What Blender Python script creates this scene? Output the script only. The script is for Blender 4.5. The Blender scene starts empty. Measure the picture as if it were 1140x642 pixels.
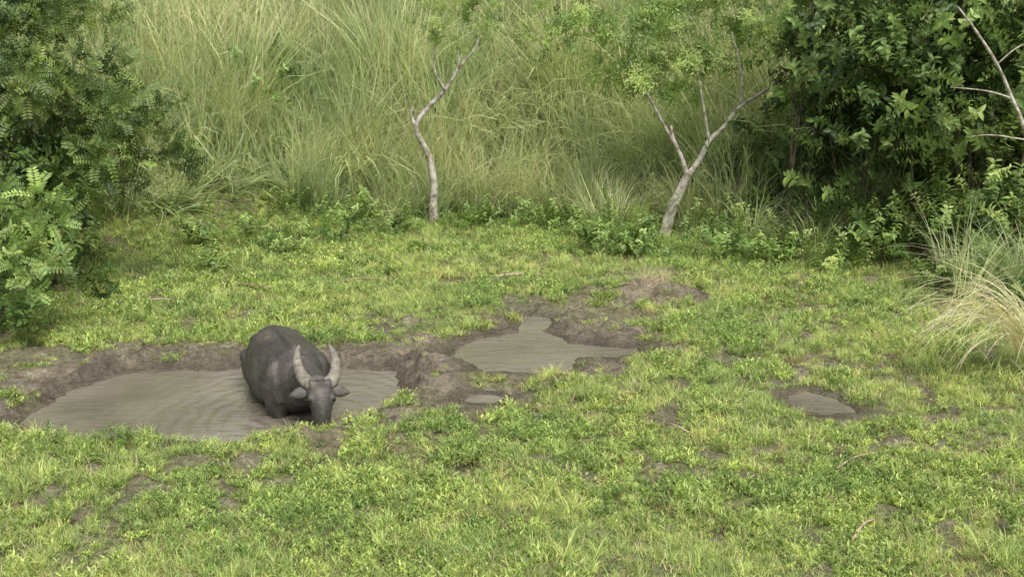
import bpy, math, random
import numpy as np
from mathutils import Vector, Matrix, Euler, Quaternion
random.seed(7); rng=np.random.default_rng(7)
sc=bpy.context.scene
# ---------------------------------------------------------------- noise
def _h(ix,iy,s):
    n=(ix.astype(np.int64)*374761393+iy.astype(np.int64)*668265263+s*974634777)&0xffffffff
    n=((n^(n>>13))*1274126177)&0xffffffff
    n=n^(n>>16)
    return (n&0xffffff)/float(0xffffff)
def vn(x,y,s=0):
    ix=np.floor(x);iy=np.floor(y);fx=x-ix;fy=y-iy
    fx=fx*fx*(3-2*fx);fy=fy*fy*(3-2*fy)
    a=_h(ix,iy,s);b=_h(ix+1,iy,s);c=_h(ix,iy+1,s);d=_h(ix+1,iy+1,s)
    return (a*(1-fx)+b*fx)*(1-fy)+(c*(1-fx)+d*fx)*fy
def fbm(x,y,s=0,o=4):
    r=0;a=.5;t=0
    for i in range(o):
        r=r+a*vn(x*2**i+13.7*i,y*2**i-7.1*i,s+i);t+=a;a*=.5
    return r/t
def S(t):
    t=np.clip(t,0,1);return t*t*(3-2*t)
def sdpoly(x,y,P):
    d=np.full(x.shape,1e9);ins=np.zeros(x.shape,bool);n=len(P)
    for i in range(n):
        ax,ay=P[i];bx,by=P[(i+1)%n]
        ex,ey=bx-ax,by-ay
        t=np.clip(((x-ax)*ex+(y-ay)*ey)/(ex*ex+ey*ey),0,1)
        d=np.minimum(d,np.hypot(x-ax-t*ex,y-ay-t*ey))
        c=((ay>y)!=(by>y))&(x<(bx-ax)*(y-ay)/((by-ay) if by!=ay else 1e-9)+ax)
        ins^=c
    return np.where(ins,-d,d)
# ---------------------------------------------------------------- terrain layout (metres)
POOL1=[(-5.04,10.66),(-5.06,11.5),(-4.61,12.2),(-3.95,12.43),(-3.18,12.58),(-2.15,12.54),(-1.38,12.37),(-1.23,11.55),(-1.42,10.92),(-1.73,10.4),(-2.45,10.2),(-2.95,10.15),(-3.98,10.1),(-4.69,10.22)]
POOL2=[(-.75,12.85),(-.5,13.5),(.0,13.9),(.1,14.3),(.2,14.75),(.5,14.6),(.5,14.0),(.8,13.45),(1.1,13.3),(1.65,13.2),(1.7,12.95),(1.25,12.8),(.85,12.75),(.69,12.3),(.21,12.1),(-.3,12.25)]
POOL5=[(2.95,10.88),(2.98,11.3),(3.25,11.5),(3.55,11.2),(3.6,10.8),(3.2,10.7)]
POOL6=[(-.6,11.08),(-.5,11.35),(-.25,11.4),(-.05,11.25),(-.2,11.05)]
# polygon, depth, bank width, water level
POOLS=[(POOL1,.5,.55,-.10),(POOL2,.10,.35,-.065),(POOL5,.06,.15,-.03),(POOL6,.04,.12,-.03)]
WL=-.10
PATCH=[(.3,13.4,1.7,1.3,1.0),(.9,14.6,1.2,.9,.7),(-.44,11.2,.7,.5,.9),(-2.6,9.45,.55,.22,.6),(-1.0,12.3,.6,.9,1.0),(-3.9,12.95,1.9,.35,.85),(-5.6,11.6,.6,1.0,.9),(-5.3,12.6,1.0,.4,.7),
       (3.2,11.2,.5,.36,.7),(2.69,12.6,.35,.25,.7),(2.05,15.6,.9,.6,.9),(.8,9.9,.22,.12,.5),(2.3,9.3,.2,.12,.5),(3.6,9.9,.2,.12,.5),
       (-5.6,21.0,1.3,.5,.35),(-7.0,16,.7,.4,.45),(1.0,18.2,1.2,.6,.35),(-1.0,13.4,.8,.5,.5)]
def Yb(x):
    return np.interp(x,[-40,-12,-8,-5,-2,0,3,6,9,14,40],[14,17.5,19.8,21.3,22,22,21,19,17.6,16.5,14])
def fields(x,y):
    wob=(fbm(x*2.3,y*2.3,11,3)-.5)*.42
    z=(fbm(x*1.1,y*1.1,5,3)-.5)*.10
    z=z+(fbm(x*5,y*5,6,2)-.5)*.035
    mud=np.zeros(x.shape)
    t=y-Yb(x)
    z=z+np.where(t>0,12*(1-np.exp(-.055*np.maximum(t,0))),0)
    z=z+.35*S((t+3.2)/3.2)*S((-x-2)/3)
    bank=np.exp(-(((x+5.4)/2.2)**2))*S((t+.6)/.8)
    z=z+.3*bank
    z=z+(fbm(x*.25,y*.25,9,3)-.5)*1.2*S(t/5)
    z=z+.22*np.exp(-(((x-2.1)/.5)**2+((y-15.9)/.4)**2))*(.6+.8*fbm(x*4,y*4,21,2))
    z=z+.12*np.exp(-(((x-1.3)/.6)**2+((y-15.7)/.3)**2))
    rn=fbm(x*2.5,y*2.5,31,3)
    for cx,cy,rx,ry,a in PATCH:
        r=np.hypot((x-cx)/rx,(y-cy)/ry)+(rn-.5)*1.5
        mud=np.maximum(mud,a*S((1.15-r)/.5))
    n=fbm(x*1.2,y*1.2,41,4); mud=np.maximum(mud,.45*S((n-.64)/.05)*(y<21))
    n2=fbm(x*4.2,y*4.2,47,3); mud=np.maximum(mud,.78*S((n2-.605)/.05)*(y<20)*S((fbm(x*.7,y*.7,49,2)-.28)/.2))
    tr=fbm(x*4.5,y*4.5,61,2);tf=fbm(x*11,y*11,63,2)
    z=z-(mud*S((.5-tr)/.15)*.07)+mud*S((tr-.55)/.15)*.035+mud*(tf-.5)*.07
    near=1e9;rb=fbm(x*1.7,y*1.7,71,2)
    for P,dep,w,wl in POOLS:
        big=dep>.3;small=dep<.08
        d=sdpoly(x,y,P)+wob*(.7 if big else (.3 if small else .55))+(tf-.5)*(.12 if big else .06)
        k=S(1-d/.34)
        zz=wl+.02-dep*S(-d/w)-.03*S(-d/.05)
        z=z*(1-k)+zz*k
        lump=np.exp(-((d-.24)/.17)**2)*(1.0 if big else (.1 if small else .4))
        z=z+lump*((tr-.38)*.2+(tf-.5)*.14)
        rimw=(.12+.45*S((y-10.9)/1.0)+.3*S((-4.6-x)/.4)+.25*S((x+1.9)/.4)) if big else (.2 if small else .3)
        mud=np.maximum(mud,S((rimw+.4*(rb-.5)*2-d)/.25))
        near=np.minimum(near,d)
    return z,np.clip(mud,0,1),near
def Hs(x,y):
    z,_,_=fields(np.asarray(x,float),np.asarray(y,float));return z
def H(x,y): return float(Hs([x],[y])[0])
def axis(lo,hi,step,far):
    a=list(np.arange(lo,hi+1e-6,step));s=step
    p=hi;R=[]
    while p<far: s*=1.13;p+=s;R.append(p)
    L=[];p=lo;s=step
    while p>-far: s*=1.13;p-=s;L.append(p)
    return np.array(L[::-1]+a+R)
# ---------------------------------------------------------------- material helpers
def newmat(n):
    m=bpy.data.materials.new(n);m.use_nodes=True;nt=m.node_tree
    for x in list(nt.nodes): nt.nodes.remove(x)
    o=nt.nodes.new('ShaderNodeOutputMaterial');return m,nt,o
def N(nt,t,**k):
    n=nt.nodes.new(t)
    for a,b in k.items(): setattr(n,a,b)
    return n
def noise(nt,vec,scale,detail=4,rough=.55):
    n=N(nt,'ShaderNodeTexNoise');n.inputs['Scale'].default_value=scale;n.inputs['Detail'].default_value=detail;n.inputs['Roughness'].default_value=rough
    nt.links.new(vec,n.inputs['Vector']);return n
def ramp(nt,fac,stops):
    r=N(nt,'ShaderNodeValToRGB');nt.links.new(fac,r.inputs[0])
    e=r.color_ramp.elements
    while len(e)>1: e.remove(e[-1])
    e[0].position=stops[0][0];e[0].color=stops[0][1]
    for p,c in stops[1:]:
        q=e.new(p);q.color=c
    return r
def mix(nt,f,a,b,mode='MIX'):
    m=N(nt,'ShaderNodeMix',data_type='RGBA',blend_type=mode)
    if isinstance(f,float): m.inputs[0].default_value=f
    else: nt.links.new(f,m.inputs[0])
    for i,v in ((6,a),(7,b)):
        if isinstance(v,tuple): m.inputs[i].default_value=v
        else: nt.links.new(v,m.inputs[i])
    return m.outputs[2]
def leafmat(name,trans=.35,rough=.5,var=.35,patch=.25,spec=.3,realized=True):
    m,nt,o=newmat(name)
    at=N(nt,'ShaderNodeAttribute',attribute_name='col')
    if realized: rnd=N(nt,'ShaderNodeAttribute',attribute_name='vary').outputs['Fac']
    else: rnd=N(nt,'ShaderNodeObjectInfo').outputs['Random']
    g=N(nt,'ShaderNodeNewGeometry')
    n=noise(nt,g.outputs['Position'],.55,4,.65)
    r=ramp(nt,n.outputs['Fac'],[(.35,(1-patch,1-patch*.6,1-patch,1)),(.65,(1+patch*.7,1+patch*.4,1+patch*.2,1))])
    c=mix(nt,1.0,at.outputs['Color'],r.outputs[0],'MULTIPLY')
    mr=N(nt,'ShaderNodeMapRange');mr.inputs['To Min'].default_value=1-var;mr.inputs['To Max'].default_value=1+var
    nt.links.new(rnd,mr.inputs['Value'])
    hs=N(nt,'ShaderNodeHueSaturation');nt.links.new(mr.outputs[0],hs.inputs['Value']);nt.links.new(c,hs.inputs['Color'])
    m2=N(nt,'ShaderNodeMapRange');m2.inputs['To Min'].default_value=.512;m2.inputs['To Max'].default_value=.485
    nt.links.new(rnd,m2.inputs['Value']);nt.links.new(m2.outputs[0],hs.inputs['Hue'])
    p=N(nt,'ShaderNodeBsdfPrincipled');p.inputs['Roughness'].default_value=rough;p.inputs['Specular IOR Level'].default_value=spec
    t=N(nt,'ShaderNodeBsdfTranslucent');ms=N(nt,'ShaderNodeMixShader');ms.inputs[0].default_value=trans
    nt.links.new(hs.outputs[0],p.inputs['Base Color']);nt.links.new(hs.outputs[0],t.inputs['Color'])
    nt.links.new(p.outputs[0],ms.inputs[1]);nt.links.new(t.outputs[0],ms.inputs[2]);nt.links.new(ms.outputs[0],o.inputs[0])
    return m
M_GRASS=leafmat('field_grass_leaf',patch=.22,realized=False,trans=.4)
M_TALL=leafmat('tall_grass_leaf',patch=.22,var=.28,trans=.4)
M_LEAF=leafmat('shrub_leaf',patch=.2,var=.35,rough=.42,spec=.45,trans=.38)
def barkmat(name,c1,c2):
    m,nt,o=newmat(name);tc=N(nt,'ShaderNodeTexCoord')
    n=noise(nt,tc.outputs['Object'],7,5,.7);r=ramp(nt,n.outputs['Fac'],[(.38,(*c1,1)),(.6,(*c2,1))])
    n2=noise(nt,tc.outputs['Object'],45,3)
    b=N(nt,'ShaderNodeBump');b.inputs['Strength'].default_value=.6;b.inputs['Distance'].default_value=.01;nt.links.new(n2.outputs['Fac'],b.inputs['Height'])
    p=N(nt,'ShaderNodeBsdfPrincipled');p.inputs['Roughness'].default_value=.85
    nt.links.new(r.outputs[0],p.inputs['Base Color']);nt.links.new(b.outputs[0],p.inputs['Normal']);nt.links.new(p.outputs[0],o.inputs[0]);return m
M_BARK=barkmat('pale_bark',(.16,.13,.09),(.52,.49,.42))
M_BARKD=barkmat('dark_bark',(.05,.04,.03),(.16,.13,.09))
M_STICK=barkmat('dry_wood',(.18,.13,.08),(.42,.34,.24))
# ---------------------------------------------------------------- ground
def link(o,parent=None):
    sc.collection.objects.link(o)
    if parent: o.parent=parent
    return o
xs=axis(-7.5,8.5,.045,420);ys=axis(6.6,17.5,.045,420)
X,Y=np.meshgrid(xs,ys);Z,MU,NR=fields(X.ravel(),Y.ravel())
nx,ny=len(xs),len(ys)
V=np.stack([X.ravel(),Y.ravel(),Z],1)
i=np.arange(nx*ny).reshape(ny,nx)
F=np.stack([i[:-1,:-1].ravel(),i[:-1,1:].ravel(),i[1:,1:].ravel(),i[1:,:-1].ravel()],1)
me=bpy.data.meshes.new('ground');me.vertices.add(len(V));me.vertices.foreach_set('co',V.ravel())
me.loops.add(F.size);me.loops.foreach_set('vertex_index',F.ravel());me.polygons.add(len(F))
me.polygons.foreach_set('loop_start',np.arange(0,F.size,4));me.polygons.foreach_set('loop_total',np.full(len(F),4))
me.update();me.polygons.foreach_set('use_smooth',np.ones(len(F),bool))
a=me.attributes.new('mud','FLOAT','POINT');a.data.foreach_set('value',MU)
a=me.attributes.new('wet','FLOAT','POINT');a.data.foreach_set('value',S(1-(NR-.06)/.30))
ground=link(bpy.data.objects.new('ground',me))
m,nt,o=newmat('ground_soil');g=N(nt,'ShaderNodeNewGeometry');P=g.outputs['Position']
mu=N(nt,'ShaderNodeAttribute',attribute_name='mud');we=N(nt,'ShaderNodeAttribute',attribute_name='wet')
n1=noise(nt,P,3.2,6,.65);n2=noise(nt,P,17,5,.7)
mudc=ramp(nt,n1.outputs['Fac'],[(.3,(.085,.066,.045,1)),(.5,(.18,.147,.102,1)),(.7,(.32,.275,.2,1))])
grc=ramp(nt,n2.outputs['Fac'],[(.32,(.09,.09,.032,1)),(.5,(.16,.19,.05,1)),(.7,(.24,.29,.08,1))])
c=mix(nt,mu.outputs['Fac'],grc.outputs[0],mudc.outputs[0])
dn=ramp(nt,n2.outputs['Fac'],[(.35,(.6,.6,.6,1)),(.65,(1.3,1.3,1.3,1))]);c=mix(nt,1.0,c,dn.outputs[0],'MULTIPLY')
wm=N(nt,'ShaderNodeMath',operation='MULTIPLY');nt.links.new(we.outputs['Fac'],wm.inputs[0]);wm.inputs[1].default_value=.55
c=mix(nt,wm.outputs[0],c,(.07,.057,.041,1))
p=N(nt,'ShaderNodeBsdfPrincipled');nt.links.new(c,p.inputs['Base Color'])
rr=N(nt,'ShaderNodeMapRange');rr.inputs['To Min'].default_value=.85;rr.inputs['To Max'].default_value=.22;nt.links.new(we.outputs['Fac'],rr.inputs['Value']);nt.links.new(rr.outputs[0],p.inputs['Roughness'])
b=N(nt,'ShaderNodeBump');b.inputs['Strength'].default_value=1;b.inputs['Distance'].default_value=.06;nt.links.new(n2.outputs['Fac'],b.inputs['Height'])
b2=N(nt,'ShaderNodeBump');b2.inputs['Strength'].default_value=.9;b2.inputs['Distance'].default_value=.1;nt.links.new(n1.outputs['Fac'],b2.inputs['Height']);nt.links.new(b.outputs[0],b2.inputs['Normal'])
nt.links.new(b2.outputs[0],p.inputs['Normal']);nt.links.new(p.outputs[0],o.inputs[0]);me.materials.append(m)
# ---------------------------------------------------------------- water
m,nt,o=newmat('muddy_water');g=N(nt,'ShaderNodeNewGeometry');P=g.outputs['Position']
n1=noise(nt,P,1.1,5)
mp=N(nt,'ShaderNodeMapping');mp.inputs['Scale'].default_value=(.7,2.6,1);nt.links.new(P,mp.inputs['Vector']);n2=noise(nt,mp.outputs[0],4,3,.5)
c=ramp(nt,n1.outputs['Fac'],[(.32,(.135,.117,.090,1)),(.68,(.215,.19,.15,1))])
wv=N(nt,'ShaderNodeVectorMath',operation='DISTANCE');nt.links.new(P,wv.inputs[0]);wv.inputs[1].default_value=(-2.15,10.95,WL)
mm=N(nt,'ShaderNodeMath',operation='MULTIPLY_ADD');nt.links.new(wv.outputs['Value'],mm.inputs[0]);mm.inputs[1].default_value=34
nz=noise(nt,P,2,2);m3=N(nt,'ShaderNodeMath',operation='MULTIPLY');nt.links.new(nz.outputs['Fac'],m3.inputs[0]);m3.inputs[1].default_value=14;nt.links.new(m3.outputs[0],mm.inputs[2])
sn=N(nt,'ShaderNodeMath',operation='SINE');nt.links.new(mm.outputs[0],sn.inputs[0])
fa=N(nt,'ShaderNodeMapRange');fa.inputs['From Min'].default_value=.2;fa.inputs['From Max'].default_value=2.6;fa.inputs['To Min'].default_value=.7;fa.inputs['To Max'].default_value=0;nt.links.new(wv.outputs['Value'],fa.inputs['Value'])
ml=N(nt,'ShaderNodeMath',operation='MULTIPLY');nt.links.new(sn.outputs[0],ml.inputs[0]);nt.links.new(fa.outputs[0],ml.inputs[1])
ad=N(nt,'ShaderNodeMath',operation='MULTIPLY_ADD');nt.links.new(n2.outputs['Fac'],ad.inputs[0]);ad.inputs[1].default_value=2.2;nt.links.new(ml.outputs[0],ad.inputs[2])
b=N(nt,'ShaderNodeBump');b.inputs['Strength'].default_value=.5;b.inputs['Distance'].default_value=.016;nt.links.new(ad.outputs[0],b.inputs['Height'])
p=N(nt,'ShaderNodeBsdfPrincipled');p.inputs['Roughness'].default_value=.04;p.inputs['IOR'].default_value=2.1
nt.links.new(c.outputs[0],p.inputs['Base Color']);nt.links.new(b.outputs[0],p.inputs['Normal']);nt.links.new(p.outputs[0],o.inputs[0]);M_WATER=m
for k,(Pp,dep,w,wl) in enumerate(POOLS):
    x0,x1=min(q[0] for q in Pp)-.3,max(q[0] for q in Pp)+.3;y0,y1=min(q[1] for q in Pp)-.3,max(q[1] for q in Pp)+.3
    gx=np.arange(x0,x1,.09);gy=np.arange(y0,y1,.09);GX,GY=np.meshgrid(gx,gy)
    D=sdpoly(GX,GY,Pp);vs=[];fs=[];ids={}
    def vid(a_,b_):
        if (a_,b_) not in ids: ids[(a_,b_)]=len(vs);vs.append((gx[b_],gy[a_],wl))
        return ids[(a_,b_)]
    for a_ in range(len(gy)-1):
        for b_ in range(len(gx)-1):
            if D[a_:a_+2,b_:b_+2].min()<(.26 if dep>.07 else .08): fs.append((vid(a_,b_),vid(a_,b_+1),vid(a_+1,b_+1),vid(a_+1,b_)))
    nm='water_pool' if k<2 else 'puddle'
    mw=bpy.data.meshes.new(nm);mw.from_pydata(vs,[],fs);mw.materials.append(M_WATER)
    link(bpy.data.objects.new(nm,mw))
# ---------------------------------------------------------------- mesh builder
class MB:
    def __init__(s): s.v=[];s.f=[];s.c=[]
    def add(s,vs,fs,cs):
        b=len(s.v);s.v+=[tuple(q) for q in vs];s.f+=[tuple(b+i for i in f) for f in fs];s.c+=cs
    def mesh(s,name,mat,smooth=False):
        me=bpy.data.meshes.new(name);me.from_pydata(s.v,[],s.f)
        a=me.color_attributes.new('col','FLOAT_COLOR','POINT')
        a.data.foreach_set('color',np.array([(*c[:3],1.0) for c in s.c],dtype=np.float32).ravel())
        me.materials.append(mat)
        if smooth: me.polygons.foreach_set('use_smooth',[True]*len(me.polygons))
        return me
def jit(c,a):
    k=1+random.uniform(-a,a);return (c[0]*k*(1+random.uniform(-a,a)*.4),c[1]*k,c[2]*k*(1+random.uniform(-a,a)*.4))
def blade(mb,base,az,lean,L,w,droop,col,tip=None,seg=5):
    h=Vector((math.cos(az),math.sin(az),0));side=Vector((-h.y,h.x,0))
    tw=random.uniform(-.9,.9);side=(side*math.cos(tw)+h*math.sin(tw))
    p=Vector(base);ang=lean;vs=[];cs=[];fs=[]
    tip=tip or col
    for i in range(seg+1):
        t=i/seg;ww=w*(1-t)**.6*.5*(0.7+.3*min(1,t*5)) if i<seg else w*.04
        vs+=[p-side*ww,p+side*ww]
        cc=tuple(col[k]*(1-t)+tip[k]*t for k in range(3));cs+=[cc,cc]
        d=h*math.sin(ang)+Vector((0,0,1))*math.cos(ang)
        p=p+d*(L/seg);ang+=droop/seg*(1+t)
    for i in range(seg): fs.append((2*i,2*i+1,2*i+3,2*i+2))
    mb.add(vs,fs,cs)
def leaf(mb,p,d,up,L,w,col,fold=.25,curl=.2):
    d=d.normalized();s=d.cross(up)
    if s.length<1e-3: s=Vector((1,0,0))
    s.normalize();n=s.cross(d).normalized()
    P=lambda t,x,z: p+d*(L*t)+s*(w*x)+n*(z*L)
    vs=[P(0,0,0),P(.3,-.45,fold*.3),P(.33,0,.03),P(.3,.45,fold*.3),P(.68,-.36,fold*.2-curl*.3),P(.7,0,-curl*.3),P(.68,.36,fold*.2-curl*.3),P(1,0,-curl)]
    fs=[(0,2,1),(0,3,2),(1,2,5,4),(2,3,6,5),(4,5,7),(5,6,7)]
    mb.add(vs,fs,[col]*8)
def leaflet(mb,p,d,up,L,w,col):
    d=d.normalized();s=d.cross(up)
    if s.length<1e-3: s=Vector((1,0,0))
    s.normalize();n=s.cross(d)
    mb.add([p,p+d*L*.45-s*w*.5+n*w*.25,p+d*L-n*w*.3,p+d*L*.45+s*w*.5+n*w*.25],[(0,3,2),(0,2,1)],[col]*4)
def rdir(zmin=-.2,zmax=1):
    a=random.uniform(0,6.283);z=random.uniform(zmin,zmax);r=math.sqrt(max(0,1-z*z));return Vector((r*math.cos(a),r*math.sin(a),z))
def srccol(name,meshes):
    c=bpy.data.collections.new(name)
    for i,m in enumerate(meshes): c.objects.link(bpy.data.objects.new('%s_%02d'%(name,i),m))
    return c
# --- field grass tufts
G1=(.43,.54,.165);G2=(.56,.65,.24);G3=(.26,.37,.105);STR=(.62,.53,.33)
UP=Vector((0,0,1))
def field_tuft(kind):
    mb=MB()
    if kind==0:
        for s in range(16):
            az=random.uniform(0,6.283);r=random.uniform(0,.1);p=Vector((r*math.cos(az),r*math.sin(az),-.01))
            d=(rdir(.1,1)+Vector((0,0,.25))).normalized();L=random.uniform(.03,.10);col=jit(random.choice([G1,G2,G1,G3]),.22)
            for k in range(5):
                q=p+d*L*(k/4);l=(rdir(-.1,.8)+d*.8).normalized()
                leaflet(mb,q,l,UP,random.uniform(.03,.06),random.uniform(.011,.018),jit(col,.15))
    elif kind==1:
        for s in range(46):
            az=random.uniform(0,6.283);r=random.uniform(0,.11)
            c=random.choice([G1,G2,G2,G1,G3,STR])
            c=jit(c,.25)
            blade(mb,(r*math.cos(az),r*math.sin(az),-.01),random.uniform(0,6.283),random.uniform(.1,1.0),random.uniform(.06,.14),random.uniform(.006,.010),random.uniform(.2,1.3),c,seg=3)
    elif kind==2:
        for s in range(30):
            az=random.uniform(0,6.283);r=random.uniform(0,.05);c=jit(random.choice([G1,G3,G2]),.2)
            blade(mb,(r*math.cos(az),r*math.sin(az),-.01),random.uniform(0,6.283),random.uniform(.05,.7),random.uniform(.12,.24),random.uniform(.007,.012),random.uniform(.3,1.6),c,tip=jit(G2,.1),seg=4)
    elif kind==3:
        for s in range(30):
            az=random.uniform(0,6.283);r=random.uniform(0,.12);c=jit((.34,.27,.15),.35)
            blade(mb,(r*math.cos(az),r*math.sin(az),.0),random.uniform(0,6.283),random.uniform(.8,1.5),random.uniform(.06,.2),.006,random.uniform(.1,.6),c,seg=3)
    return mb.mesh('tuft',M_GRASS)
C_FIELD=srccol('src_field_tuft',[field_tuft(k) for k in (0,0,0,0,1,1,1,2,2,3,3)])
# --- tall grass clumps
T1=(.42,.52,.21);T2=(.60,.66,.36);T3=(.21,.32,.11);TS=(.68,.60,.42)
def tall_clump(n,Lr,straw,w=.028,spread=.28,leanr=(.02,.45),dr=(.4,1.8),seg=5):
    mb=MB()
    for s in range(n):
        az=random.uniform(0,6.283);r=spread*random.random()**.7
        st=random.random()<straw
        c=jit(TS if st else random.choice([T1,T2,T1,T3]),.28)
        L=random.uniform(*Lr)
        blade(mb,(r*math.cos(az),r*math.sin(az),-.03),az+random.uniform(-1.2,1.2),random.uniform(*leanr),L,w*random.uniform(.4,1.3)*(.6 if st else 1),random.uniform(*dr) if not st else random.uniform(0,.9),c,tip=jit(T2 if not st else TS,.12),seg=seg)
    return mb.mesh('clump',M_TALL)
C_TALL=srccol('src_tall',[tall_clump(56,(1.0,2.2),.04),tall_clump(56,(.9,2.0),.06),tall_clump(48,(1.2,2.5),.06,leanr=(.02,.3),dr=(.2,1.2)),tall_clump(58,(.8,1.7),.18,dr=(.8,2.4)),tall_clump(44,(1.0,2.2),.6,leanr=(.05,.6),dr=(.1,1.0),w=.018)])
C_DRY=srccol('src_dry',[tall_clump(60,(.7,1.6),1,leanr=(.5,1.3),dr=(.3,1.2),w=.02) for _ in range(2)])
# --- sprigs
def sprig_broad(col,L=.45,n=10,ll=(.09,.15),lw=.5,hang=0):
    mb=MB();d=Vector((0,0,1));p=Vector((0,0,0));ax=rdir(-.1,.2)
    step=L/n;phi=random.random()*6
    for k in range(n):
        d=(d+ax*.07-Vector((0,0,hang))*.1).normalized();q=p+d*step
        s=d.orthogonal().normalized();s2=d.cross(s)
        mb.add([p-s*.004,p+s*.004,q+s*.003,q-s*.003],[(0,1,2,3)],[(.1,.09,.04)]*4)
        for j in range(2):
            phi+=2.2;od=(s*math.cos(phi)+s2*math.sin(phi));l=random.uniform(*ll)
            leaf(mb,q,(od+d*.45+Vector((0,0,random.uniform(-.4,.1)))),d,l,l*lw,jit(col,.25),curl=random.uniform(.05,.35))
        p=q
    return mb.mesh('sprig',M_LEAF)
def sprig_pinnate(col,L=.4,n=9,ll=.06,droop=.35):
    mb=MB()
    for f in range(4):
        az=f*1.57+random.uniform(-.7,.7);h=Vector((math.cos(az),math.sin(az),0));ang=random.uniform(.1,1.2);p=Vector((0,0,random.uniform(0,.1)));c=jit(col,.25)
        LL=L*random.uniform(.6,1.2)
        for k in range(n):
            d=h*math.sin(ang)+Vector((0,0,math.cos(ang)));q=p+d*(LL/n);sd=Vector((-h.y,h.x,0));up=sd.cross(d)
            mb.add([p-sd*.003,p+sd*.003,q+sd*.002,q-sd*.002],[(0,1,2,3)],[(.12,.12,.05)]*4)
            l=ll*(1-.5*abs(k/n-.4))
            for sg in (-1,1): leaf(mb,q,sd*sg+d*random.uniform(.2,.6)+Vector((0,0,random.uniform(-.4,.1))),up,l,l*.45,jit(c,.2),curl=.15)
            p=q;ang+=droop/n*2.4
    return mb.mesh('pinnate',M_LEAF)
def sprig_feather(col,n=20):
    mb=MB()
    for k in range(n):
        d=rdir(-.2,1);L=random.uniform(.12,.3);p=d*random.uniform(0,.1)
        c=jit(col,.25)
        for j in range(5):
            leaflet(mb,p+d*L*j/5,rdir(-.6,.6)+d*.7,UP,random.uniform(.05,.1),.026,jit(c,.15))
    return mb.mesh('feather',M_LEAF)
DK=(.095,.155,.05);MD=(.19,.28,.085);LT=(.32,.44,.14);YL=(.41,.52,.19)
C_DARK=srccol('src_dark',[sprig_broad(DK),sprig_broad(MD,ll=(.1,.17)),sprig_broad(DK,ll=(.12,.2),hang=1),sprig_broad((.12,.2,.055),hang=.6)])
C_MID=srccol('src_mid',[sprig_broad(MD),sprig_broad(LT),sprig_broad(MD,ll=(.07,.12)),sprig_broad((.21,.32,.08),ll=(.07,.13))])
C_LIGHT=srccol('src_light',[sprig_broad(LT,ll=(.08,.14)),sprig_broad(YL,ll=(.07,.12)),sprig_broad((.25,.38,.1),ll=(.1,.15),lw=.4)])
C_PIN=srccol('src_pin',[sprig_pinnate(MD,ll=.085),sprig_pinnate((.2,.3,.07),ll=.075),sprig_broad(MD,ll=(.05,.1)),sprig_pinnate(DK,ll=.08)])
C_PINL=srccol('src_pinl',[sprig_pinnate(LT,ll=.08),sprig_broad(YL,ll=(.05,.11),lw=.4),sprig_pinnate((.27,.4,.12),ll=.09)])
C_FEA=srccol('src_fea',[sprig_feather(LT),sprig_feather((.25,.37,.1)),sprig_feather(YL)])
# ---------------------------------------------------------------- instancing
_ng={}
def group(coll,realize):
    if coll.name in _ng: return _ng[coll.name]
    ng=bpy.data.node_groups.new('scatter_'+coll.name,'GeometryNodeTree')
    ng.interface.new_socket('Geometry',in_out='INPUT',socket_type='NodeSocketGeometry')
    ng.interface.new_socket('Geometry',in_out='OUTPUT',socket_type='NodeSocketGeometry')
    gi=ng.nodes.new('NodeGroupInput');go=ng.nodes.new('NodeGroupOutput')
    ci=ng.nodes.new('GeometryNodeCollectionInfo');ci.inputs['Collection'].default_value=coll;ci.inputs['Separate Children'].default_value=True;ci.inputs['Reset Children'].default_value=True
    ip=ng.nodes.new('GeometryNodeInstanceOnPoints');ip.inputs['Pick Instance'].default_value=True
    def na(n,t):
        q=ng.nodes.new('GeometryNodeInputNamedAttribute');q.data_type=t;q.inputs['Name'].default_value=n;return q.outputs['Attribute']
    L=ng.links.new
    L(gi.outputs[0],ip.inputs['Points']);L(ci.outputs[0],ip.inputs['Instance']);L(na('idx','INT'),ip.inputs['Instance Index'])
    L(na('rot','FLOAT_VECTOR'),ip.inputs['Rotation']);L(na('scl','FLOAT'),ip.inputs['Scale'])
    if realize:
        rz=ng.nodes.new('GeometryNodeRealizeInstances');L(ip.outputs[0],rz.inputs[0]);L(rz.outputs[0],go.inputs[0])
    else: L(ip.outputs[0],go.inputs[0])
    _ng[coll.name]=ng;return ng
def scatter(name,coll,pts,rots,scls,idx,parent=None,realize=True):
    me=bpy.data.meshes.new(name);n=len(pts);me.vertices.add(n);me.vertices.foreach_set('co',np.array(pts,dtype=np.float32).ravel())
    a=me.attributes.new('rot','FLOAT_VECTOR','POINT');a.data.foreach_set('vector',np.array(rots,dtype=np.float32).ravel())
    a=me.attributes.new('scl','FLOAT','POINT');a.data.foreach_set('value',np.array(scls,dtype=np.float32))
    a=me.attributes.new('vary','FLOAT','POINT');a.data.foreach_set('value',rng.random(n).astype(np.float32))
    a=me.attributes.new('idx','INT','POINT');a.data.foreach_set('value',np.array(idx,dtype=np.int32))
    ob=link(bpy.data.objects.new(name,me),parent);md=ob.modifiers.new('scatter','NODES');md.node_group=group(coll,realize);return ob
n=50000
x=rng.uniform(-1,1,n);y=5.8+17.8*rng.random(n)**.95
x=x*(y*.49+2.0)
z,mu,nr=fields(x,y)
t=y-Yb(x)
dens=1-.95*S((mu-.2)/.5)
keep=(rng.random(n)<dens)&(nr>.02+.08*rng.random(n))&(t<1.0)
keep&=~((nr<.25)&(mu>.6)&(rng.random(n)<.8))
x,y,z,mu=x[keep],y[keep],z[keep],mu[keep];n=len(x)
kn=fbm(x*.8,y*.8,91,3);r=rng.random(n)
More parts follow.
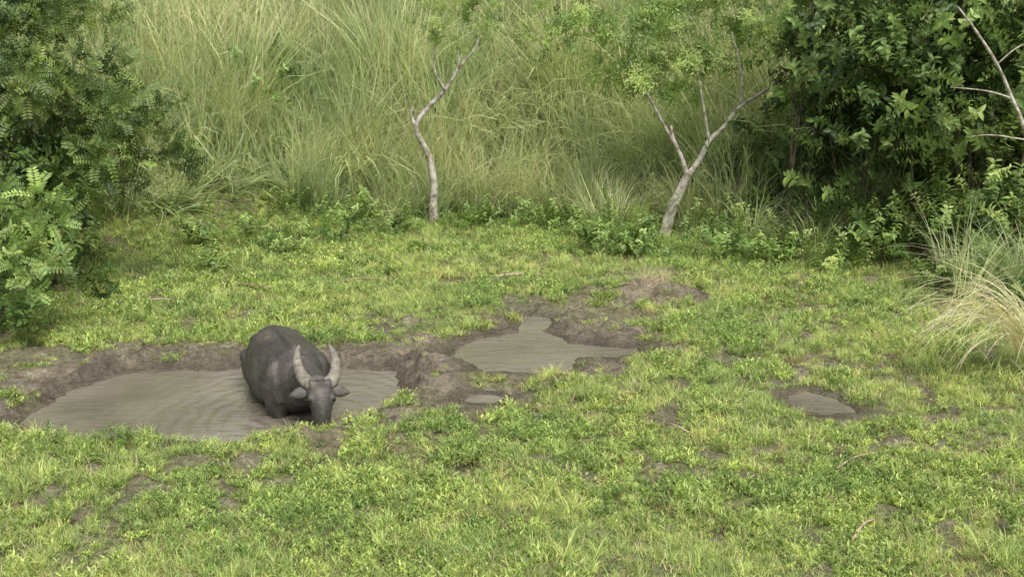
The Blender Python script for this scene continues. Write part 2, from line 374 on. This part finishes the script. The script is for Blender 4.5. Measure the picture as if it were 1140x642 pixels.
idx=np.where(kn+.5*(r-.5)<.5,rng.integers(0,4,n),rng.integers(4,7,n))
idx=np.where(rng.random(n)<.02+.12*S((kn-.6)/.1),rng.integers(7,9,n),idx)
idx=np.where(rng.random(n)<.08+.3*mu,rng.integers(9,11,n),idx)
scl=rng.uniform(.5,1.2,n)*(.6+.8*fbm(x*2.1,y*2.1,95,2))*(1-.4*mu)*(1+.3*S((y-12)/6))
# grass is kept short round the small puddle where it has been trampled
scl=np.where(np.hypot(x-3.25,y-10.6)<.45,scl*.5,scl)
rot=np.stack([rng.normal(0,.14,n),rng.normal(0,.14,n),rng.uniform(0,6.283,n)],1)
scatter('field_grass',C_FIELD,np.stack([x,y,z],1),rot,scl,idx,realize=False)
# tall grass hillside
n=3400
x=rng.uniform(-16,16,n);t=-.4+12.5*rng.random(n)**1.35;y=Yb(x)+t
z,mu,nr=fields(x,y)
keep=~((np.abs(x+5.4)<.9)&(t<0))&~((x>4.5)&(t<1.0)&(rng.random(n)<.6))
x,y,z,t=x[keep],y[keep],z[keep],t[keep];n=len(x)
kn=fbm(x*.4,y*.4,101,3)
idx=np.where(kn<.45,rng.integers(0,2,n),np.where(kn<.55,2,rng.integers(2,4,n)))
idx=np.where(rng.random(n)<.12,3,idx);idx=np.where(rng.random(n)<.08,4,idx)
tx=(fbm(x*.35,y*.35,111,2)-.5)*1.5;ty=(fbm(x*.35+50,y*.35,112,2)-.5)*1.7
rot=np.stack([tx+rng.normal(0,.12,n)+.12,ty+rng.normal(0,.12,n),rng.uniform(0,6.283,n)],1)
scl=rng.uniform(.65,1.2,n)*(.8+.4*S(t/2))*(.75+.55*fbm(x*.7,y*.7,131,2))
scatter('tall_grass',C_TALL,np.stack([x,y,z],1),rot,scl,idx)
def clump(name,coll,x,y,n,sp,s=(.8,1.2),tilt=.1,idxs=None):
    px=np.array([x+random.gauss(0,sp) for _ in range(n)]);py=np.array([y+random.gauss(0,sp) for _ in range(n)]);pz=Hs(px,py)
    return scatter(name,coll,np.stack([px,py,pz],1),[(random.gauss(0,tilt),random.gauss(0,tilt),random.uniform(0,6.28)) for _ in range(n)],[random.uniform(*s) for _ in range(n)],[random.choice(idxs) if idxs else random.randrange(len(coll.objects)) for _ in range(n)])
def crown(name,coll,blobs,per,s=(.7,1.2),parent=None,shell=.5,up=.5,idxs=None):
    A=[]
    for (cx,cy,cz,rx,ry,rz) in blobs:
        n=max(3,int(per*(rx*ry+ry*rz+rx*rz)/3))
        for k in range(n):
            d=rdir(-1,1);A.append((cx,cy,cz,rx,ry,rz,d.x,d.y,d.z,(shell+(1-shell)*random.random())*(1+random.gauss(0,.10))))
    A=np.array(A);D=A[:,6:9]
    r=A[:,9]*(.7+.6*vn(A[:,0]*3+D[:,0]*2.4+9,D[:,2]*2.4+D[:,1]*1.7+A[:,2]*3,5))
    Q=A[:,:3]+D*A[:,3:6]*r[:,None]
    ok=Q[:,2]>Hs(Q[:,0],Q[:,1])+.02
    Q=Q[ok];D=D[ok];ro=[]
    for d in D:
        o=(Vector(d)+Vector((0,0,up))+rdir(-1,1)*.5).normalized()
        ro.append(tuple((o.to_track_quat('Z','Y')@Quaternion((0,0,1),random.uniform(0,6.28))).to_euler()))
    n=len(Q)
    return scatter(name,coll,Q,ro,[random.uniform(*s) for _ in range(n)],[random.choice(idxs) if idxs else random.randrange(len(coll.objects)) for _ in range(n)],parent)
def tube(mb,path,rads,col=(1,1,1),sides=8):
    pts=[Vector(p) for p in path];P=[];R=[]
    for i in range(len(pts)-1):
        p0=pts[max(i-1,0)];p1=pts[i];p2=pts[i+1];p3=pts[min(i+2,len(pts)-1)]
        for j in range(4):
            t=j/4;P.append(.5*((2*p1)+(p2-p0)*t+(2*p0-5*p1+4*p2-p3)*t*t+(3*p1-p0-3*p2+p3)*t**3));R.append(rads[i]*(1-t)+rads[i+1]*t)
    P.append(pts[-1]);R.append(rads[-1])
    vs=[];fs=[];u=None
    for i,p in enumerate(P):
        d=(P[min(i+1,len(P)-1)]-P[max(i-1,0)]).normalized()
        u=(d.orthogonal() if u is None else (u-d*u.dot(d))).normalized();w=d.cross(u)
        for k in range(sides):
            a=6.2832*k/sides;vs.append(p+(u*math.cos(a)+w*math.sin(a))*R[i]*(1+random.uniform(-.08,.08)))
    for i in range(len(P)-1):
        for k in range(sides):
            fs.append((i*sides+k,i*sides+(k+1)%sides,(i+1)*sides+(k+1)%sides,(i+1)*sides+k))
    fs.append(tuple(range(sides))[::-1]);fs.append(tuple((len(P)-1)*sides+k for k in range(sides)))
    mb.add(vs,fs,[col]*len(vs))
def empty(name,loc=(0,0,0)):
    e=bpy.data.objects.new(name,None);e.empty_display_size=.3;link(e);return e
def wood(name,paths,mat,parent=None):
    mb=MB()
    for p,r in paths: tube(mb,p,r)
    return link(bpy.data.objects.new(name,mb.mesh(name,mat,True)),parent)
# sapling in front of the tall grass
ya=21.0;za=H(-1.5,ya)
e=empty('sapling_tree')
wood('trunk',[([(-1.5,ya,za-.1),(-1.52,ya,.4),(-1.5,ya,.85),(-1.6,ya,1.4),(-1.82,ya-.05,1.92),(-1.58,ya,2.3),(-1.26,ya+.05,2.62),(-1.03,ya,3.0),(-.96,ya,3.4)],[.10,.085,.075,.06,.05,.044,.038,.03,.018]),
 ([(-1.82,ya-.05,1.92),(-1.91,ya,2.15),(-1.87,ya,2.3)],[.04,.025,.012]),([(-1.26,ya,2.62),(-1.46,ya,3.0),(-1.4,ya,3.5)],[.028,.02,.01]),([(-1.03,ya,3.0),(-.72,ya,3.35),(-.48,ya,3.8)],[.025,.018,.01])],M_BARK,e)
crown('leaves',C_FEA,[(-1.4,ya,3.75,.5,.4,.3),(-.6,ya+.2,3.9,.5,.4,.3),(-1.2,ya+.2,4.4,.8,.5,.3),(-1.0,ya,3.3,.25,.25,.2)],90,parent=e,shell=.2,s=(.5,.9))
# forked tree
yb=20.0;zb=H(2.8,yb)
e=empty('forked_tree')
wood('trunk',[([(2.80,yb,zb-.1),(2.86,yb,zb+.2),(2.98,yb,.6),(3.16,yb,1.02),(3.24,yb,1.2)],[.125,.115,.1,.085,.07]),
 ([(3.20,yb,1.13),(3.1,yb,1.45),(2.93,yb,1.8),(2.88,yb,2.05)],[.055,.045,.036,.018]),
 ([(3.20,yb,1.13),(3.42,yb,1.42),(3.58,yb,1.77),(3.85,yb+.05,2.02),(4.12,yb,2.4),(4.66,yb,2.75),(5.05,yb,3.2)],[.06,.055,.046,.04,.036,.026,.018]),
 ([(3.58,yb,1.77),(3.45,yb,2.4),(3.3,yb,3.1)],[.034,.025,.012]),([(4.12,yb,2.4),(4.1,yb,3.0),(3.9,yb,3.7)],[.03,.02,.01]),
 ([(2.93,yb,1.75),(2.5,yb,2.5),(2.1,yb,3.2)],[.03,.02,.01])],M_BARK,e)
crown('leaves',C_FEA,[(2.3,yb+.2,3.0,1.1,.8,.5),(3.4,yb+.4,3.2,1.0,.7,.5),(4.3,yb+.5,3.7,1.1,.7,.5),(2.4,yb+.3,3.9,1.2,.8,.45),(5.1,yb+.4,3.8,.7,.6,.5),(1.3,yb+.8,3.9,.8,.6,.5),(3.0,yb+.3,2.6,.8,.5,.3),(3.4,yb+.4,4.3,1.1,.7,.4)],64,parent=e,shell=.1)
def thick(name,coll,blobs,per,stem=True,ns=6,**k):
    e=empty(name)
    if stem:
        pth=[]
        for (cx,cy,cz,rx,ry,rz) in blobs[:ns]:
            bx,by=blobs[0][0]*.3+cx*.7+random.uniform(-.2,.2),blobs[0][1]*.3+cy*.7+.3;z0=H(bx,by)
            pth.append(([(bx,by,z0-.1),((bx+cx)/2,(by+cy)/2,z0+(cz-z0)*.5),(cx,cy,cz+.3*rz)],[.035,.025,.01]))
        wood('stems',pth,M_BARKD,e)
    crown('leaves',coll,blobs,per,parent=e,**k);return e
thick('broadleaf_tree',C_DARK,[(6.2,18.6,1.6,1.4,1.1,1.5),(7.6,18.2,2.0,1.4,1.1,1.8),(5.6,19.2,3.0,1.2,1.0,1.0),(7.0,18.8,3.6,1.5,1.1,1.1),(8.6,17.8,3.4,1.4,1.1,1.4),(9.2,17.5,1.4,1.4,1.0,1.4),(6.3,19.2,4.6,1.4,1,.8),(8.2,18.4,5.0,1.6,1,1.0)],105,shell=.4,up=.1,s=(.8,1.4))
thick('leafy_shrub',C_MID,[(8.0,17.0,3.0,1.1,.7,.8),(7.0,17.6,4.2,1.2,.8,.7),(6.2,17.9,3.0,.8,.6,.6),(5.0,19.0,4.0,1.0,.7,.7),(8.8,16.6,4.2,1.0,.7,.8),(7.2,17.3,2.2,.8,.5,.6)],120,shell=.3,up=.3,s=(.8,1.4))
thick('leafy_shrub',C_LIGHT,[(6.7,17.0,.7,.6,.5,.8),(7.8,16.6,.7,.8,.5,.8),(5.9,17.5,.45,.6,.4,.55),(9.0,16.2,.8,.8,.6,.9),(7.3,16.8,1.3,.4,.3,.6)],150,shell=.1,up=.9)
thick('leafy_shrub',C_DARK,[(4.4,20.3,1.0,.7,.6,1.0),(5.3,19.9,1.3,.8,.6,1.2)],90,shell=.3)
thick('hanging_vine',C_DARK,[(5.0,18.9,3.45,.35,.3,.55),(4.75,18.9,3.75,.3,.3,.3),(5.2,18.8,2.9,.15,.15,.4)],420,s=(.35,.6),shell=.1,up=-.6,idxs=[0,2])
def weeds(x,y,r,h,coll=C_LIGHT,n=34,s=(.5,.85)):
    crown('weed_plant',coll,[(x,y,H(x,y)+h*.3,r,r*.6,h*.75)],3*n/(r*r*.6+r*.6*h*.75+r*h*.75),s=s,shell=.0,up=1.3)
for w in [(1.9,19.4,.7,.6),(2.4,18.4,.8,.7),(3.7,18.0,.9,.7),(2.1,18.1,.6,.45),(4.4,17.7,.6,.5),(5.2,17.2,.5,.4),(3.9,19.2,.6,.7),(-.5,20.8,.8,.45),(.7,20.6,.8,.5),(1.3,19.8,.6,.4),(-2.9,20.6,.7,.5),(1.4,18.6,.5,.35)]: weeds(*w,n=48,s=(.55,.95))
for w in [(-4.6,19.2,.9,.4),(-3.9,18.4,.7,.35),(-3.2,19.6,.8,.45),(-5.4,18.8,.6,.4),(-6.2,20.2,.6,.5),(-4.2,20.7,.9,.6),(-4.7,16.9,.35,.3),(-7.2,19.2,.8,.7),(-8.2,18.0,.9,.9),(4.9,18.6,.6,.8),(-2.2,20.2,.4,.3)]: weeds(*w,coll=C_MID if w[0]%1>.5 else C_LIGHT)
for w in [(6.9,15.6,.35,.5),(7.3,14.9,.5,.35),(6.3,16.0,.35,.3)]: weeds(*w)
for w in [(-3.75,8.25,.16,.2),(-4.4,9.8,.16,.13),(-3.65,9.75,.16,.13),(3.9,7.9,.14,.12),(-2.9,8.1,.14,.12)]: weeds(*w,n=9,s=(.28,.42))
# left-hand shrubs
thick('pinnate_shrub',C_PINL,[(-6.9,13.8,1.9,.7,.6,.5),(-6.5,13.7,1.3,.8,.6,.55),(-6.25,13.3,.7,.5,.4,.45),(-5.85,13.6,1.55,.45,.3,.28),(-5.8,13.4,1.05,.35,.3,.22)],130,ns=2,shell=.1,up=.3,s=(.7,1.1))
thick('fern_leaf_tree',C_PIN,[(-7.0,16.0,3.0,1.0,.8,.8),(-5.9,16.3,2.7,.9,.6,.55),(-7.9,16.2,3.9,1.2,.9,.9),(-6.7,16.5,4.2,1.0,.7,.6),(-8.2,15.8,2.2,1.1,.8,1.0),(-6.3,16.4,1.8,.8,.6,.7),(-5.3,16.5,2.0,.45,.4,.35)],110,ns=1,shell=.15,up=.2,s=(.8,1.3))
thick('leafy_shrub',C_DARK,[(-8.0,15.0,1.2,1.0,.8,1.2),(-7.2,14.4,.8,.6,.5,.8),(-8.4,14.6,2.6,1.0,.8,1.0),(-7.3,16.0,1.6,.8,.7,1.0),(-6.2,12.9,.25,.3,.3,.3),(-7.4,17.2,2.0,.9,.6,1.0),(-6.7,15.6,.7,.7,.5,.8)],110,ns=3,shell=.3)
thick('leafy_shrub',C_MID,[(-4.9,22.6,2.7,.9,.6,.6),(-4.6,22.2,1.7,.5,.4,.5)],60,stem=False,shell=.2)
thick('leafy_shrub',C_MID,[(-8.8,19.4,3.2,1.3,.9,1.1),(-8.0,19.6,2.2,.8,.7,.8),(-7.2,20.2,1.4,.7,.5,.6)],70,stem=False,shell=.2)
thick('leafy_shrub',C_MID,[(1.9,23.4,3.2,1.2,.7,.7),(.9,23.4,3.6,.9,.7,.6),(.8,26,5.0,1.2,1.0,.7)],50,stem=False,shell=.2)
thick('leafy_shrub',C_MID,[(6.3,24,5.2,2.0,1.2,1.2),(3.3,25,5.2,2,1.2,.9),(5.4,22.5,3.6,1.2,.8,.9)],60,stem=False,shell=.2)
wood('bare_tree',[([(7.6,15.2,-.1),(7.35,15.05,1.2),(6.98,14.9,2.35),(6.75,15,2.9),(6.5,15,3.35),(6.2,15,3.75),(5.9,15,4.1)],[.06,.05,.028,.024,.022,.018,.01]),
 ([(6.75,15,2.9),(6.4,15,3.0),(5.9,15,3.05)],[.014,.01,.005]),([(6.98,14.9,2.35),(6.5,14.9,2.42),(6.2,14.9,2.4)],[.012,.009,.004]),([(6.5,15,3.35),(6.75,14.9,3.6),(7.2,14.8,3.7)],[.012,.01,.006]),([(7.3,15.05,1.4),(7.25,15,2.6),(6.9,15,3.4),(6.95,15,4.2)],[.03,.02,.014,.008])],M_BARK)
clump('reed_clump',C_TALL,6.9,15.8,9,.35,(.5,.75),idxs=[0,2])
clump('reed_clump',C_TALL,7.9,15.2,8,.4,(.6,.9),idxs=[0,1])
clump('reed_clump',C_TALL,1.9,19.9,5,.25,(.5,.7),idxs=[0,2])
clump('reed_clump',C_TALL,4.9,18.7,6,.4,(.6,.8),idxs=[0,3])
clump('dry_mound_grass',C_DRY,2.1,15.9,9,.2,(.22,.38),tilt=.3)
def handclump(name,items,mat):
    mb=MB()
    for it in items: blade(mb,*it[:-1],seg=it[-1])
    me=mb.mesh(name,mat);a=me.attributes.new('vary','FLOAT','POINT');a.data.foreach_set('value',np.full(len(mb.v),.5,dtype=np.float32))
    link(bpy.data.objects.new(name,me))
it=[]
for k in range(120):
    az=math.pi+random.gauss(.15,.42);b=(5.85+random.gauss(0,.12),11.9+random.gauss(0,.15));L=random.uniform(1.2,2.3)
    c=jit((.84,.78,.54),.2)
    it.append(((b[0],b[1],H(*b)+.25),az,random.uniform(.1,.75),L,.020,random.uniform(1.1,1.8),c,None,9))
handclump('dry_grass_clump',it,M_TALL)
it=[]
for k in range(170):
    b=(6.0+random.gauss(0,.35),12.2+random.gauss(0,.3))
    it.append(((b[0],b[1],H(*b)),random.uniform(0,6.28),random.uniform(.1,.8),random.uniform(.3,.8),.016,random.uniform(.3,1.5),jit(T1,.25),jit(T2,.2),5))
handclump('green_grass_clump',it,M_TALL)
for (x0,y0,an,L,r) in [(-5.0,15.0,.35,.7,.012),(-3.9,15.9,-.35,1.2,.012),(-2.3,16.4,-.1,.7,.012),(.1,16.6,.05,.8,.03),(3.1,9.3,.7,.5,.01),(2.8,8.0,.9,.5,.012),(-4.5,19.7,.0,.5,.04),(1.6,10.2,2.4,.35,.01),(2.35,16.5,.9,.25,.05)]:
    dx,dy=math.cos(an)*L/2,math.sin(an)*L/2
    wood('fallen_stick',[([(x0-dx,y0-dy,H(x0-dx,y0-dy)+.05),(x0,y0+.03,H(x0,y0)+.09),(x0+dx,y0+dy,H(x0+dx,y0+dy)+.06)],[r,r*.9,r*.5])],M_STICK)
# ---------------------------------------------------------------- water buffalo
def loft(vs,fs,rings,sides=20):
    b=len(vs)
    for c,u,v in rings:
        for k in range(sides):
            a=6.28318*k/sides;vs.append(tuple(Vector(c)+Vector(u)*math.cos(a)+Vector(v)*math.sin(a)))
    n=len(rings)
    for i in range(n-1):
        for k in range(sides):
            fs.append((b+i*sides+k,b+i*sides+(k+1)%sides,b+(i+1)*sides+(k+1)%sides,b+(i+1)*sides+k))
    fs.append(tuple(b+k for k in range(sides))[::-1]);fs.append(tuple(b+(n-1)*sides+k for k in range(sides)))
vs=[];fs=[]
loft(vs,fs,[((0,y,z),(rx,0,0),(0,0,rz)) for y,z,rx,rz in [(.92,.86,.10,.13),(.87,.86,.2,.22),(.78,.86,.28,.28),(.6,.85,.35,.33),(.3,.80,.41,.385),(0,.78,.43,.40),(-.25,.81,.38,.39),(-.45,.85,.32,.37),(-.6,.86,.25,.30),(-.7,.86,.16,.2)]],28)
loft(vs,fs,[((0,y,z),(w,0,0),(0,0,.07)) for y,z,w in [(.8,1.07,.06),(.5,1.15,.07),(.1,1.14,.06),(-.25,1.17,.07),(-.45,1.18,.08),(-.6,1.1,.06)]],12)
for s in (-1,1):
    loft(vs,fs,[((s*.2,y,z),(w,0,0),(0,0,h)) for y,z,w,h in [(.75,1.0,.03,.03),(.62,1.04,.09,.08),(.48,1.02,.08,.08),(.38,.98,.03,.03)]],12)
    loft(vs,fs,[((s*.24,y,z),(w,0,0),(0,0,h)) for y,z,w,h in [(-.2,.9,.04,.08),(-.35,.9,.12,.24),(-.5,.87,.12,.24),(-.62,.8,.05,.12)]],14)
    def limb(P):
        loft(vs,fs,[((x,y,z),(r,0,0),(0,r*1.15,0)) for x,y,z,r in P],14)
    limb([(s*.22,-.42,.85,.17),(s*.23,-.42,.62,.125),(s*.21,-.46,.42,.075),(s*.2,-.46,.36,.07),(s*.2,-.45,.16,.048),(s*.2,-.46,.09,.055),(s*.2,-.49,.05,.07),(s*.2,-.5,0,.078)])
    limb([(s*.22,.6,.9,.2),(s*.25,.5,.66,.16),(s*.24,.6,.5,.09),(s*.22,.7,.42,.068),(s*.22,.69,.34,.055),(s*.22,.65,.14,.048),(s*.22,.63,.08,.056),(s*.22,.6,0,.075)])
HM=Matrix.Translation((0.09,-1.03,.93))@Matrix.Rotation(math.radians(-6),4,'Z')@Matrix.Rotation(math.radians(3),4,'Y')@Matrix.Rotation(math.radians(-12),4,'X')@Matrix.Scale(1.14,4)
loft(vs,fs,[((0,-.4,.92),(.22,0,0),(0,.05,.28)),((0,-.6,.93),(.19,0,0),(0,.07,.23)),((.04,-.8,.93),(.16,0,0),(0,.08,.19)),((.09,-1.02,.92),(.13,0,0),(0,.1,.13))],20)
def hp(x,y,z): return HM@Vector((x,y,z))
def hv(x,y,z): return HM.to_3x3()@Vector((x,y,z))
loft(vs,fs,[(hp(0,y,z),hv(w,0,0),hv(0,dp,dz)) for y,z,w,dp,dz in
 [(.03,.07,.06,.05,0),(.0,.04,.105,.09,.01),(-.02,-.02,.118,.115,.02),(-.035,-.09,.115,.12,.03),(-.055,-.17,.092,.105,.03),(-.07,-.25,.078,.085,.03),(-.08,-.32,.076,.072,.03),(-.085,-.37,.086,.068,.02),(-.09,-.41,.08,.06,.01),(-.09,-.44,.05,.04,0)]],22)
for s in (-1,1):
    loft(vs,fs,[(hp(s*.095,-.085,z),hv(w,0,0),hv(0,w,0)) for z,w in [(-.03,.015),(-.06,.035),(-.09,.035),(-.12,.015)]],10)
    loft(vs,fs,[(hp(s*.048,-.135,z),hv(w,0,0),hv(0,w,0)) for z,w in [(-.33,.01),(-.36,.028),(-.39,.028),(-.41,.01)]],10)
    loft(vs,fs,[(hp(s*t,.01,.045),hv(0,.055,0),hv(0,0,.055)) for t in (.04,.10)],12)
mt=bpy.data.meshes.new('tmp');mt.from_pydata(vs,[],fs)
tmp=bpy.data.objects.new('tmp',mt)
keepmods=[]
for ob in sc.objects:
    for md in ob.modifiers: keepmods.append(md);md.show_viewport=False
link(tmp)
rm=tmp.modifiers.new('r','REMESH');rm.mode='VOXEL';rm.voxel_size=.014
sm=tmp.modifiers.new('s','SMOOTH');sm.factor=.5;sm.iterations=7
dg=bpy.context.evaluated_depsgraph_get();dg.update()
bm_=bpy.data.meshes.new_from_object(tmp.evaluated_get(dg));bm_.name='body'
bpy.data.objects.remove(tmp)
for md in keepmods: md.show_viewport=True
bm_.polygons.foreach_set('use_smooth',[True]*len(bm_.polygons))
m,nt,o=newmat('buffalo_hide');tc=N(nt,'ShaderNodeTexCoord');O=tc.outputs['Object']
n1=noise(nt,O,3.6,6,.65);n2=noise(nt,O,26,5,.7);n3=noise(nt,O,90,2)
c=ramp(nt,n1.outputs['Fac'],[(.35,(.032,.028,.026,1)),(.52,(.06,.052,.047,1)),(.62,(.10,.084,.066,1)),(.72,(.19,.16,.12,1))])
c2=mix(nt,.4,c.outputs[0],ramp(nt,n2.outputs['Fac'],[(.35,(.018,.016,.015,1)),(.65,(.12,.104,.088,1))]).outputs[0])
sx=N(nt,'ShaderNodeSeparateXYZ');nt.links.new(O,sx.inputs[0])
wl=N(nt,'ShaderNodeMapRange');wl.inputs['From Min'].default_value=.54;wl.inputs['From Max'].default_value=.74;wl.inputs['To Min'].default_value=.9;wl.inputs['To Max'].default_value=0;nt.links.new(sx.outputs['Z'],wl.inputs['Value'])
c3=mix(nt,wl.outputs[0],c2,(.028,.023,.018,1))
p=N(nt,'ShaderNodeBsdfPrincipled');nt.links.new(c3,p.inputs['Base Color'])
rr=N(nt,'ShaderNodeMapRange');rr.inputs['To Min'].default_value=.48;rr.inputs['To Max'].default_value=.2;nt.links.new(wl.outputs[0],rr.inputs['Value']);nt.links.new(rr.outputs[0],p.inputs['Roughness'])
b=N(nt,'ShaderNodeBump');b.inputs['Strength'].default_value=.6;b.inputs['Distance'].default_value=.014;nt.links.new(n2.outputs['Fac'],b.inputs['Height'])
b2=N(nt,'ShaderNodeBump');b2.inputs['Strength'].default_value=.3;b2.inputs['Distance'].default_value=.004;nt.links.new(n3.outputs['Fac'],b2.inputs['Height']);nt.links.new(b.outputs[0],b2.inputs['Normal'])
nt.links.new(b2.outputs[0],p.inputs['Normal']);nt.links.new(p.outputs[0],o.inputs[0]);M_HIDE=m
bm_.materials.clear();bm_.materials.append(M_HIDE)
m,nt,o=newmat('horn');tc=N(nt,'ShaderNodeTexCoord');O=tc.outputs['Object']
n1=noise(nt,O,14,5,.7);c=ramp(nt,n1.outputs['Fac'],[(.3,(.09,.08,.062,1)),(.6,(.24,.215,.175,1)),(.75,(.36,.33,.27,1))])
p=N(nt,'ShaderNodeBsdfPrincipled');p.inputs['Roughness'].default_value=.6;nt.links.new(c.outputs[0],p.inputs['Base Color'])
b=N(nt,'ShaderNodeBump');b.inputs['Distance'].default_value=.008;nt.links.new(n1.outputs['Fac'],b.inputs['Height']);nt.links.new(b.outputs[0],p.inputs['Normal']);nt.links.new(p.outputs[0],o.inputs[0]);M_HORN=m
m,nt,o=newmat('wet_black');p=N(nt,'ShaderNodeBsdfPrincipled');p.inputs['Base Color'].default_value=(.01,.009,.008,1);p.inputs['Roughness'].default_value=.15;nt.links.new(p.outputs[0],o.inputs[0]);M_BLK=m
buf=empty('water_buffalo')
buf.location=(-2.44,11.42,WL-.50);buf.rotation_euler=(0,0,math.radians(24))
link(bpy.data.objects.new('body',bm_),buf)
for s in (-1,1):
    ctrl=[(.05,.01,.04,.060),(.10,.03,.06,.062),(.145,.08,.115,.056),(.168,.15,.19,.047),(.17,.22,.265,.036),(.155,.285,.33,.023),(.135,.325,.375,.006)]
    P=[Vector((s*q[0],q[1],q[2])) for q in ctrl];R=[q[3] for q in ctrl]
    vv=[];ff=[];rings=[];pts=[];rad=[]
    for i in range(len(P)-1):
        p0=P[max(i-1,0)];p1=P[i];p2=P[i+1];p3=P[min(i+2,len(P)-1)]
        for j in range(7):
            t=j/7;pts.append(.5*((2*p1)+(p2-p0)*t+(2*p0-5*p1+4*p2-p3)*t*t+(3*p1-p0-3*p2+p3)*t**3));rad.append((R[i]*(1-t)+R[i+1]*t)*(1+(.06 if (j%2) else -.04)*(1-i/6)))
    pts.append(P[-1]);rad.append(.004)
    for i,q in enumerate(pts):
        d=(pts[min(i+1,len(pts)-1)]-pts[max(i-1,0)]).normalized();u=Vector((s,.3,0));u=(u-d*u.dot(d)).normalized();w=d.cross(u)
        rings.append((HM@q,HM.to_3x3()@(w*rad[i]*.7),HM.to_3x3()@(u*rad[i]*1.0)))
    loft(vv,ff,rings,14)
    hm=bpy.data.meshes.new('horn');hm.from_pydata(vv,[],ff);hm.materials.append(M_HORN);hm.polygons.foreach_set('use_smooth',[True]*len(hm.polygons))
    link(bpy.data.objects.new('horn_right' if s<0 else 'horn_left',hm),buf)
    vv=[];ff=[];rings=[]
    for t,w in [(0,.025),(.15,.045),(.4,.055),(.65,.045),(.85,.025),(1,.006)]:
        c_=HM@Vector((s*(.10+.17*t),.02+.02*t,-.02-.03*t*t))
        rings.append((c_,HM.to_3x3()@Vector((0,.012,0)),HM.to_3x3()@Vector((0,.25*w,w))))
    loft(vv,ff,rings,12)
    hm=bpy.data.meshes.new('ear');hm.from_pydata(vv,[],ff);hm.materials.append(M_HIDE);hm.polygons.foreach_set('use_smooth',[True]*len(hm.polygons))
    link(bpy.data.objects.new('ear_right' if s<0 else 'ear_left',hm),buf)
    for nm,pos,r in (('eye',(s*.108,-.112,-.08),.017),('nostril',(s*.042,-.157,-.375),.014)):
        vv=[];ff=[]
        loft(vv,ff,[(HM@Vector((pos[0],pos[1],pos[2]+r*math.cos(a))),HM.to_3x3()@Vector((r*math.sin(a)+1e-4,0,0)),HM.to_3x3()@Vector((0,r*math.sin(a)+1e-4,0))) for a in [math.pi*k/8 for k in range(9)]],12)
        hm=bpy.data.meshes.new(nm);hm.from_pydata(vv,[],ff);hm.materials.append(M_BLK);hm.polygons.foreach_set('use_smooth',[True]*len(hm.polygons))
        link(bpy.data.objects.new(nm+('_right' if s<0 else '_left'),hm),buf)
mb=MB();tube(mb,[(0,.9,.98),(0,1.0,.85),(.03,1.0,.6),(.05,.97,.45)],[.035,.025,.02,.03]);tm=mb.mesh('tail',M_HIDE,True);link(bpy.data.objects.new('tail',tm),buf)
# ---------------------------------------------------------------- light, sky, camera
w=bpy.data.worlds.new('World');sc.world=w;w.use_nodes=True;nt=w.node_tree
bg=nt.nodes['Background'];sk=nt.nodes.new('ShaderNodeTexSky');sk.sky_type='NISHITA';sk.sun_disc=False
EL,AZ=math.radians(58),math.radians(155)
sk.sun_elevation=EL;sk.sun_rotation=AZ;sk.dust_density=4;sk.air_density=1.2
hs=nt.nodes.new('ShaderNodeHueSaturation');hs.inputs['Saturation'].default_value=.35
nt.links.new(sk.outputs[0],hs.inputs['Color']);nt.links.new(hs.outputs[0],bg.inputs[0]);bg.inputs[1].default_value=.15
sd=bpy.data.lights.new('sun','SUN');sd.energy=3.7;sd.angle=math.radians(35);sd.color=(1,.97,.91)
so=bpy.data.objects.new('sun',sd);link(so)
dirv=Vector((math.sin(AZ)*math.cos(EL),math.cos(AZ)*math.cos(EL),math.sin(EL)))
so.rotation_euler=dirv.to_track_quat('Z','Y').to_euler();so.location=(0,0,30)
cd=bpy.data.cameras.new('camera');cd.lens=38.6;cd.sensor_width=36;cd.clip_end=2000
co=bpy.data.objects.new('camera',cd);link(co);co.location=(0,0,4);co.rotation_euler=(math.radians(76),0,0);sc.camera=co
sc.view_settings.view_transform='Standard';sc.view_settings.look='None';sc.view_settings.exposure=0
